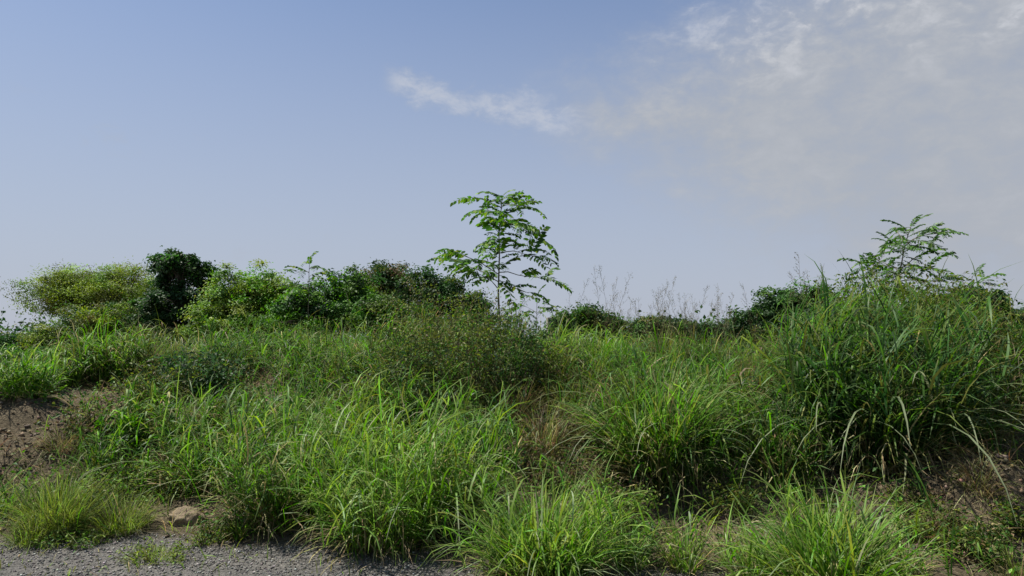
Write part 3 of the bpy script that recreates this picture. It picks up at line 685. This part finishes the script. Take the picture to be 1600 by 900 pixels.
herb_px(650, 720, 80, 50, 'dark broad-leaved weed below the grey-green bush', {'dark': 4, 'mid': 3}, .05, 24, 22, aspect=.65)
herb_px(480, 735, 80, 45, 'brown-tinged weed among the lower left tussocks', {'brown': 3, 'olive': 4, 'rust': 1}, .035, 30, 24)
herb_px(1130, 700, 90, 55, 'brown-tinged weed right of the fountain-shaped tussock', {'brown': 3, 'olive': 4, 'rust': 1}, .032, 40, 26)
herb_px(920, 690, 100, 50, 'dull brown weed left of the fountain-shaped tussock', {'brown': 4, 'olive': 3}, .03, 44, 28)
herb_px(1592, 825, 70, 40, 'small green weed at the right edge beside the reddish-brown soil hump', OL, .028, 30, 26)

# ------------------------------------------------------------------ trees and shrubs behind the heap
def tree(name, label, cat, d, blobs, cols, leaf=.07, ncl=220, per=45, trunk_px=None, trunk_r=.07, clr=.20, aspect=.5, group='trees and shrubs behind the heap', gaps=.34, up=.6, seed=0, lobes=9):
    cs = [(np.array(at(a, b - 3, d)), 1.13 * rx * d / FPX, 1.13 * ry * d / FPX) for (a, b, rx, ry) in blobs]
    bx = trunk_px if trunk_px else blobs[0][0]
    base = at(bx, 530, d); gz_ = ground1(base.x, d); base = np.array([base.x, d, gz_])
    o = thing(name, label, cat, tuple(base - np.array([0, 0, .05])), group)
    wts = np.array([rx * ry for _, rx, ry in cs]); wts /= wts.sum()
    C, O, Bi = [], [], []
    subs = []
    for c, rx, ry in cs:
        for q_ in range(lobes):
            z_ = 1 - 2 * (q_ + .5) / lobes; ph = q_ * 2.4 + seed; rr = math.sqrt(1 - z_ * z_)
            u = np.array([rr * math.cos(ph), rr * math.sin(ph), z_]) + .25 * rng.standard_normal(3); u /= np.linalg.norm(u); k_ = rng.uniform(.55, .85)
            subs.append((c + u * k_ * np.array([rx, rx * .95, ry]), rx * rng.uniform(.34, .55), ry * rng.uniform(.38, .6)))
    tries = 0
    while len(C) < ncl and tries < ncl * 8:
        tries += 1
        i = rng.choice(len(cs), p=wts); c, rx, ry = cs[i] if rng.random() < .3 else subs[i * lobes + rng.integers(lobes)]
        u = rng.standard_normal(3); u /= np.linalg.norm(u); r_ = rng.random() ** .42
        r_ *= .72 + .62 * float(vnoise(np.array([u[0] * 2.3 + seed * 3 + i]), np.array([u[2] * 2.3 + u[1] * 1.7]), seed)[0])
        q = c + u * r_ * np.array([rx, rx * .95, ry])
        if float(fbm(np.array([q[0] * 1.6 + seed]), np.array([q[2] * 1.6 + q[1] * 1.1]), seed + 3, 3)[0]) < gaps: continue
        if q[2] < gz_ + .1: continue
        C.append(q); O.append(u); Bi.append(i)
    C, O = np.array(C), np.array(O)
    top = max(c[2] for c, _, _ in cs); main = max(cs, key=lambda s: s[1] * s[2])[0]
    tp = wander(base, [main[0], main[1], main[2]], 8, .25)
    obj('trunk', mesh('trunk', *tubes([tp - base], [np.linspace(trunk_r, trunk_r * .45, 8)], 8), MAT_BARK), o)
    P, Q = [], []
    ends = []
    for c, rx, ry in cs:
        s = tp[rng.integers(2, 6)]
        P.append(wander(s, c, 6, .3, .08) - base); Q.append(np.linspace(trunk_r * .5, trunk_r * .22, 6)); ends.append((s, c))
    for k in range(len(C)):
        if rng.random() < .85:
            s, c = ends[Bi[k]]; a = c + (s - c) * rng.random() * .6
            P.append(wander(a, C[k], 3, .3, .05) - base); Q.append(np.linspace(trunk_r * .16, .004, 3))
    obj('branches', mesh('branches', *tubes(P, Q, 3), MAT_BARK), o, kind='stuff')
    per = int(per * 1.9)
    pos = (C[:, None, :] + rng.standard_normal((len(C), per, 3)) * np.array([clr, clr, clr * .6]) * .8 * rng.uniform(.45, 1.35, (len(C), 1, 1))).reshape(-1, 3) - base
    pc = pick(len(C), cols, .16); lc = np.repeat(pc, per, 0) * (1 + .08 * rng.standard_normal((len(pos), 1))).clip(.6, 1.4)
    v, f, c = leaves(pos, leaf * 1.45, up, aspect * 1.15, lc, np.repeat(O, per, 0) * 1.5)
    obj('crown', mesh('crown', v, f, MAT_LEAF, c, False), o, kind='stuff')
    return o
YG = {'lime': 7, 'light': 2, 'olive': 3}
DK = {'dark': 6, 'mid': 2, 'blue': 1}
tree('umbrella_tree', 'flat-topped yellow-green tree with spreading fine foliage at far left', 'tree', 28,
     [(100, 456, 52, 26), (150, 442, 62, 24), (205, 448, 52, 26), (75, 474, 30, 14), (180, 466, 70, 26), (235, 465, 28, 32), (200, 495, 60, 28)], YG, .052, 520, 74, 140, .11, .26, .4, gaps=.30, seed=1)
tree('yellow_shrub', 'low yellow-green shrub under the flat-topped tree at far left', 'shrub', 25,
     [(130, 505, 40, 24), (165, 497, 44, 28), (95, 527, 40, 22), (205, 505, 40, 30), (240, 515, 40, 20), (110, 535, 60, 18)], {'lime': 4, 'olive': 4, 'mid': 2}, .055, 240, 50, 130, .05, .2, .45, seed=2)
tree('dark_tree', 'dark upright tree poking up right of the flat-topped tree', 'tree', 24,
     [(278, 414, 30, 22), (284, 442, 40, 32), (298, 472, 46, 36), (322, 450, 18, 14), (252, 412, 14, 12), (270, 486, 44, 36), (310, 505, 50, 22)], {'dark': 7, 'blue': 1.5, 'mid': 1.2}, .075, 300, 44, 285, .09, .15, .55, gaps=.42, seed=3, lobes=6)
tree('round_tree', 'rounded yellow-green bushy tree right of the dark upright tree', 'tree', 22,
     [(388, 454, 50, 28), (425, 464, 40, 30), (356, 472, 34, 32), (395, 490, 66, 32), (445, 478, 30, 30), (345, 500, 36, 22), (380, 512, 70, 18)], {'lime': 5, 'light': 3, 'bright': 3, 'mid': 1}, .055, 430, 54, 390, .08, .17, .5, gaps=.3, seed=4)
tree('green_shrub', 'mid green shrub in the dip between the round tree and the brownish tree', 'shrub', 20,
     [(500, 466, 48, 28), (550, 458, 42, 28), (468, 482, 38, 28), (530, 484, 64, 28), (500, 508, 80, 16)], {'mid': 5, 'bright': 5, 'dark': 1}, .06, 300, 46, 510, .06, .15, .5, seed=5)
tree('brownish_tree', 'round dull brownish-green tree left of the tall sapling', 'tree', 26,
     [(597, 434, 40, 24), (597, 458, 44, 32), (590, 490, 34, 26), (620, 505, 50, 16)], {'brown': 2, 'olive': 4, 'dark': 5, 'straw': .3}, .06, 260, 50, 597, .09, .2, .5, seed=6)
tree('dark_shrub', 'dark shrub between the brownish tree and the tall sapling', 'shrub', 22,
     [(660, 452, 30, 26), (698, 462, 38, 28), (650, 482, 40, 26), (735, 482, 32, 22), (700, 503, 60, 14), (770, 503, 40, 12)], {'dark': 5, 'mid': 3, 'olive': 1.5}, .06, 220, 46, 670, .06, .17, .5, seed=7)
tree('dark_shrub', 'dark green shrub on the skyline right of the tall sapling', 'shrub', 20,
     [(920, 497, 32, 18), (950, 507, 24, 14), (890, 508, 26, 14)], {'dark': 4, 'mid': 4, 'olive': 1}, .055, 150, 46, 920, .05, .15, .5, seed=8)
tree('dark_tree', 'dark rounded tree in the gap left of the right heap', 'tree', 24,
     [(1260, 472, 34, 24), (1215, 485, 36, 26), (1175, 508, 34, 24), (1240, 505, 60, 28), (1300, 490, 24, 26)], {'dark': 5, 'mid': 5}, .07, 320, 46, 1240, .09, .17, .55, gaps=.3, seed=9)
tree('dim_shrub', 'greyish round shrub in the low gap left of the dark rounded tree', 'shrub', 32,
     [(1120, 515, 22, 14), (1100, 522, 22, 12), (1140, 525, 22, 12)], {'dark': 4, 'blue': 3, 'mid': 2}, .07, 110, 46, 1120, .05, .18, .5, seed=10)
tree('dim_shrub', 'low dark shrub on the skyline under the seeding stalks', 'shrub', 27,
     [(1020, 513, 32, 14), (1060, 518, 32, 14), (985, 516, 28, 14)], {'dark': 5, 'mid': 3, 'olive': 1}, .06, 170, 46, 1020, .05, .17, .5, seed=11)
tree('dark_shrub', 'dark shrub behind the right shoulder of the right heap', 'shrub', 13,
     [(1515, 475, 38, 26), (1550, 490, 26, 22), (1490, 490, 40, 26)], {'dark': 5, 'olive': 3, 'mid': 2}, .05, 230, 44, 1520, .04, .1, .5, seed=12)
tree('dark_shrub', 'dim shrub cut by the right edge behind the right heap', 'shrub', 18,
     [(1590, 510, 28, 22), (1625, 505, 30, 26)], {'dark': 5, 'mid': 3, 'brown': 1}, .055, 140, 44, 1600, .05, .14, .5, seed=13)
tree('green_shrub', 'leafy green shrub in front of the brownish tree', 'shrub', 19,
     [(590, 490, 40, 22), (630, 498, 36, 18), (555, 495, 36, 20)], {'mid': 5, 'bright': 2, 'olive': 2, 'dark': 2}, .055, 220, 46, 590, .05, .14, .5, seed=17)
tree('far_shrub', 'dark green shrub on the far rise at the left edge', 'shrub', 34,
     [(40, 540, 40, 16), (5, 548, 30, 16), (75, 545, 30, 18)], {'dark': 5, 'mid': 4}, .075, 170, 46, 40, .06, .2, .5, seed=14)
tree('far_shrub', 'low green shrub in front of the far rise at the left edge', 'shrub', 24,
     [(30, 568, 50, 16), (80, 560, 36, 18), (-20, 575, 40, 18)], {'mid': 5, 'bright': 2, 'olive': 3}, .06, 190, 46, 40, .05, .16, .5, seed=15)

# far wood along the horizon: reads as one mass
NW = 420
x = rng.uniform(-120, 120, NW); y = rng.uniform(60, 130, NW)
per = 120
hgt = rng.uniform(1.8, 4.2, NW) 
pos = np.stack([x, y, ground(x, y) + hgt * .5], -1)[:, None, :] + rng.standard_normal((NW, per, 3)) * np.stack([rng.uniform(1.2, 2.6, NW), rng.uniform(1.2, 2, NW), hgt * .3], -1)[:, None, :]
pos = pos.reshape(-1, 3); pos[:, 2] = np.maximum(pos[:, 2], .05)
v, f, c = leaves(pos, .42, .5, .7, np.repeat(pick(NW, {'dark': 4, 'mid': 3, 'blue': 2, 'olive': 1}), per, 0))
tag(obj('far_wood', mesh('far_wood', v, f, MAT_LEAF, c, False)), 'dark low wood along the horizon beyond the heap', 'woodland', kind='stuff')

# ------------------------------------------------------------------ saplings with feather leaves
LEAFSETS = {}
rng = np.random.default_rng(14)
def pinnate_meshes(key, npair, lw, ll, cols, droop):
    if key in LEAFSETS: return LEAFSETS[key]
    out = []
    for k in range(6):
        t = np.linspace(0, 1, 9); th = np.linspace(0, 1, 9) ** 1.2 * droop * rng.uniform(.7, 1.25)
        p = np.zeros((9, 3)); p[1:, 0] = np.cumsum(np.cos(th[1:]) / 8); p[1:, 2] = -np.cumsum(np.sin(th[1:]) / 8)
        v1, f1 = tubes([p], [np.linspace(.009, .003, 9)], 4)
        F = np.concatenate([f1[:, [0, 1, 2]], f1[:, [0, 2, 3]]])
        C1 = np.repeat(np.array([[.10, .13, .04]]), len(v1), 0)
        tt = np.linspace(.16, .97, npair); kk = np.minimum((tt * 8).astype(int), 7); fr = (tt * 8 - kk)[:, None]
        b = p[kk] * (1 - fr) + p[kk + 1] * fr
        tan = p[kk + 1] - p[kk]; tan /= np.linalg.norm(tan, axis=1, keepdims=True)
        V, Cc = [v1], [C1]; FF = [F]; o = len(v1)
        for s in (-1, 1):
            d = tan * .55 + np.array([0, s * 1.0, 0]) + np.array([0, 0, -.28]) + rng.standard_normal((npair, 3)) * .16
            d /= np.linalg.norm(d, axis=1, keepdims=True)
            side = np.cross(d, np.array([0, 0, 1.0])); side /= np.linalg.norm(side, axis=1, keepdims=True); side[:, 2] += rng.standard_normal(npair) * .3
            L = (ll * (1.05 - .5 * np.abs(tt - .45)) * rng.uniform(.85, 1.15, npair))[:, None]; W = L * lw
            q = np.stack([b, b + d * L * .35 + side * W, b + d * L * .72 + side * W * .8, b + d * L - np.array([0, 0, .12]) * L, b + d * L * .72 - side * W * .8, b + d * L * .35 - side * W], 1)
            V.append(q.reshape(-1, 3))
            i = (np.arange(npair) * 6)[:, None] + o
            FF.append(np.concatenate([i + np.array([[0, 1, 5]]), i + np.array([[1, 2, 4]]), i + np.array([[1, 4, 5]]), i + np.array([[2, 3, 4]])], 1).reshape(-1, 3)); o += npair * 6
            Cc.append(np.repeat(pick(npair, cols, .18), 6, 0))
        out.append(mesh('feather_leaf', np.concatenate(V), np.concatenate(FF), MAT_LEAF, np.concatenate(Cc), False))
    LEAFSETS[key] = out
    return out
def add_leaf(o, ms, loc, azm, pitch, size, roll=0.0):
    q = obj('leaf', ms[rng.integers(len(ms))], o, loc=loc)
    q.rotation_euler = Euler((roll, -pitch, azm), 'XYZ'); q.scale = (size,) * 3
    return q
def sapling(label, d, px, top, base_py, arms, key, leaf_px, nstem, cols, stem_r, gap=0.0, ms_args=(8, .26, .3, 1.0), wobble=.05, top_share=1.0, lift=.95):
    """arms: list of (start py on stem, end px, end py, depth offset, leaves)"""
    k = d / FPX
    b = at(px, base_py, d); gz_ = ground1(b.x, d); base = np.array([b.x, d, gz_ - .03])
    o = thing('sapling', label, 'sapling', tuple(base), 'feather-leaved saplings')
    tipp = np.array(at(px + 4, top, d))
    st = wander(base, tipp, 9, wobble) ; st[-1] = tipp
    obj('trunk', mesh('trunk', *tubes([st - base], [np.linspace(stem_r, stem_r * .25, 9)], 7), MAT_GREENBARK), o)
    ms = pinnate_meshes(key, *ms_args[:3], cols, ms_args[3])
    def stem_at(py):
        z = at(px, py, d).z; i = np.searchsorted(st[:, 2], z); i = min(max(i, 1), 8)
        f_ = (z - st[i - 1, 2]) / (st[i, 2] - st[i - 1, 2] + 1e-9); return st[i - 1] + (st[i] - st[i - 1]) * np.clip(f_, 0, 1)
    for i in range(nstem):
        py = top + ((i + .3) / nstem) ** top_share * (base_py - top) * (1 - gap)
        p_ = stem_at(py); a = i * 2.4 + rng.normal(0, .3); frac = (py - top) / (base_py - top)
        add_leaf(o, ms, tuple(p_ - base), a, lift - .95 * frac + rng.normal(0, .3), leaf_px * k * rng.uniform(.5, 1.1) * (.75 + .35 * min(1, frac * 3)), rng.normal(0, .25))
    for (spy, ex, ey, dd, nl) in arms:
        s = stem_at(spy); e = np.array(at(ex, ey, d + dd)); pts = wander(s, e, 7, .15, .07)
        br = obj('branch', mesh('branch', *tubes([pts - base], [np.linspace(stem_r * .42, stem_r * .14, 7)], 5), MAT_GREENBARK), o)
        dirn = math.atan2(e[1] - s[1], e[0] - s[0])
        for j in range(nl):
            t = (j + .8) / nl; t = .25 + .75 * t; q = min(int(t * 6), 5); f_ = t * 6 - q
            p_ = pts[q] * (1 - f_) + pts[q + 1] * f_
            a = dirn + (1 if j % 2 else -1) * rng.uniform(.3, 1.3) * (1 if j < nl - 1 else 0)
            add_leaf(o, ms, tuple(p_ - base), a, rng.normal(.28, .4), leaf_px * k * rng.uniform(.5, 1.05), rng.normal(0, .45))
    return o
SG = {'mid': 5, 'dark': 1, 'bright': 4, 'light': 2.5, 'blue': 1}
sapling('tall slender sapling with drooping feather leaves, rising alone on the skyline at the centre', 12.2, 781, 306, 505,
        [(428, 704, 394, -.3, 8), (440, 716, 410, .4, 7), (452, 740, 426, -.3, 6), (324, 752, 310, .3, 5), (322, 818, 322, -.3, 5), (350, 838, 372, .3, 5), (395, 850, 404, -.2, 6), (425, 866, 438, .4, 5),
         (318, 800, 308, .2, 4), (340, 800, 350, -.6, 5), (380, 770, 372, -.5, 4), (335, 762, 330, -.3, 5), (445, 826, 458, .2, 3)],
        'tall', 54, 46, SG, .022, .32, (8, .26, .22, 1.0), .05, 1.05)
sapling('smaller bushy sapling with feather leaves standing on top of the right heap', 9.6, 1420, 352, 470,
        [(420, 1352, 415, .2, 6), (430, 1345, 436, -.2, 5), (390, 1388, 380, .3, 5), (380, 1465, 365, -.2, 5), (420, 1472, 395, .2, 5), (440, 1470, 440, .1, 4), (400, 1410, 370, -.3, 4), (430, 1390, 425, -.3, 5), (380, 1400, 355, .3, 4), (385, 1455, 360, .2, 4), (425, 1365, 405, .3, 5), (430, 1450, 420, -.4, 5)],
        'small', 50, 46, {'mid': 5, 'dark': 3, 'bright': 3, 'light': 1}, .018, .1, (13, .2, .17, .75), .25, 1.0, .45)
sapling('pale thin sapling with tiered leaves far behind the round tree', 19, 480, 402, 500,
        [(450, 455, 450, .2, 4), (440, 510, 440, -.2, 4), (425, 460, 428, .2, 3), (420, 502, 418, .2, 3)],
        'tall', 34, 12, SG, .02, .3)
sapling('small light green sapling peeking over the right shoulder of the right heap', 10.5, 1515, 432, 490,
        [(455, 1540, 440, .1, 3), (460, 1495, 430, .1, 3)],
        'small', 44, 7, SG, .012, .2)
sapling('low spindly sapling under the right side of the tall central sapling', 12.8, 835, 462, 520,
        [(490, 855, 475, .1, 3), (490, 815, 478, .1, 3)],
        'tall', 34, 8, {'mid': 3, 'blue': 4, 'light': 2}, .01, .2)

# ------------------------------------------------------------------ seeding grass stalks on the skyline
STALK = []
for k in range(6):
    P, Q = [], []; h = 1.0
    bendx = rng.uniform(.03, .2)
    t = np.linspace(0, 1, 9); p = np.stack([bendx * t ** 2, 0 * t, t], -1); P.append(p); Q.append(np.linspace(.0017, .0009, 9))
    L = []
    for j in range(13):
        tt = rng.uniform(.62, .98); q = min(int(tt * 8), 7); b = p[q] + (p[q + 1] - p[q]) * (tt * 8 - q)
        a = rng.uniform(0, 6.28); l_ = .09 * (1.15 - tt) / .5 * rng.uniform(.6, 1.2) + .02
        e = b + np.array([math.cos(a) * l_ * .6, math.sin(a) * l_ * .6, l_ * .9]); P.append(np.stack([b, (b + e) / 2, e])); Q.append(np.array([.0007, .0006, .0005]))
        for s in np.linspace(.3, 1, 6): L.append(b + (e - b) * s + rng.standard_normal(3) * .006)
    v1, f1 = tubes(P, Q, 3); F1 = np.concatenate([f1[:, [0, 1, 2]], f1[:, [0, 2, 3]]])
    v2, f2, c2_ = leaves(np.array(L), .011, .1, .45, pick(len(L), {'brown': 4, 'straw': 3, 'olive': 2, 'dark': 2}))
    STALK.append(mesh('seed_stalk', np.concatenate([v1, v2]), np.concatenate([F1, f2 + len(v1)]), MAT_DRY,
                      np.concatenate([np.repeat(np.array([[.15, .12, .07]]), len(v1), 0), c2_]), False))
def stalks(label, px, py, wpx, top_py, n, d=None):
    g = hit(px, py) if d is None else Vector((at(px, py, d).x, d, 0)); g.z = ground1(g.x, g.y)
    k = g.y / FPX; H = at(px, top_py, g.y).z - g.z
    o = thing('seeding_grass', label, 'grass', (g.x, g.y, g.z - .02), 'seeding grass stalks on the skyline')
    for i in range(n):
        q = obj('seed_stalk', STALK[rng.integers(6)], o)
        lx, ly = rng.normal(0, .55) * wpx * k, rng.uniform(-.4, .4)
        q.location = (lx, ly, ground1(g.x + lx, g.y + ly) - g.z); s = H * (.5 + .5 * rng.random() ** 1.6)
        q.scale = (s, s, s); q.rotation_euler = (rng.normal(0, .13), rng.normal(.06, .17), rng.uniform(0, 6.28))
    return o
stalks('thin seeding grass stalks against the sky just right of the tall sapling', 945, 560, 90, 405, 22)
stalks('cluster of fine seeding stalks in the middle of the skyline gap', 1010, 570, 80, 425, 22)
stalks('dark leaning cluster of seeding stalks left of the dark rounded tree', 1085, 575, 70, 430, 46)
stalks('sparse seeding stalks in front of the dark rounded tree', 1160, 590, 90, 440, 16)
stalks('two or three tall seed stalks above the dark rounded tree', 1235, 580, 50, 400, 6)
stalks('tall seed stalks at the left crown of the right heap', 1300, 550, 40, 380, 7)
stalks('seeding stalks right of the right sapling at the picture edge', 1570, 560, 80, 425, 14)
stalks('short pale seed stalks among the shrubs left of the tall sapling', 640, 570, 90, 480, 8)
stalks('few seed stalks on the crest above the bright left bank', 240, 570, 80, 490, 6)

# ------------------------------------------------------------------ dim building far behind
def building():
    d = 75; c = at(876, 530, d); z1 = at(876, 494, d).z
    o = thing('distant_building', 'dim grey-brown building far behind, low on the skyline right of the tall sapling', 'building', (c.x, d, ground1(c.x, d)))
    import bmesh
    def box(name, x0, x1, y0, y1, z0, z1, mat, par):
        bm = bmesh.new(); bmesh.ops.create_cube(bm, size=1)
        for v_ in bm.verts: v_.co = Vector((x0 + (v_.co.x + .5) * (x1 - x0), y0 + (v_.co.y + .5) * (y1 - y0), z0 + (v_.co.z + .5) * (z1 - z0)))
        bmesh.ops.bevel(bm, geom=bm.edges[:], offset=.02, segments=1, affect='EDGES')
        me = bpy.data.meshes.new(name); bm.to_mesh(me); bm.free(); me.materials.append(mat); return obj(name, me, par)
    box('wall', -1.3, 1.3, 0, 3, 0, z1 - .2, MAT_WALL, o)
    r_ = box('roof', -1.32, 1.32, -.02, 3.02, z1 - .198, z1 - .05, MAT_WALL, o)
    w = box('window', -.7, -.1, -.05, .04, 2.3, 3.3, MAT_BARK, o)
building()
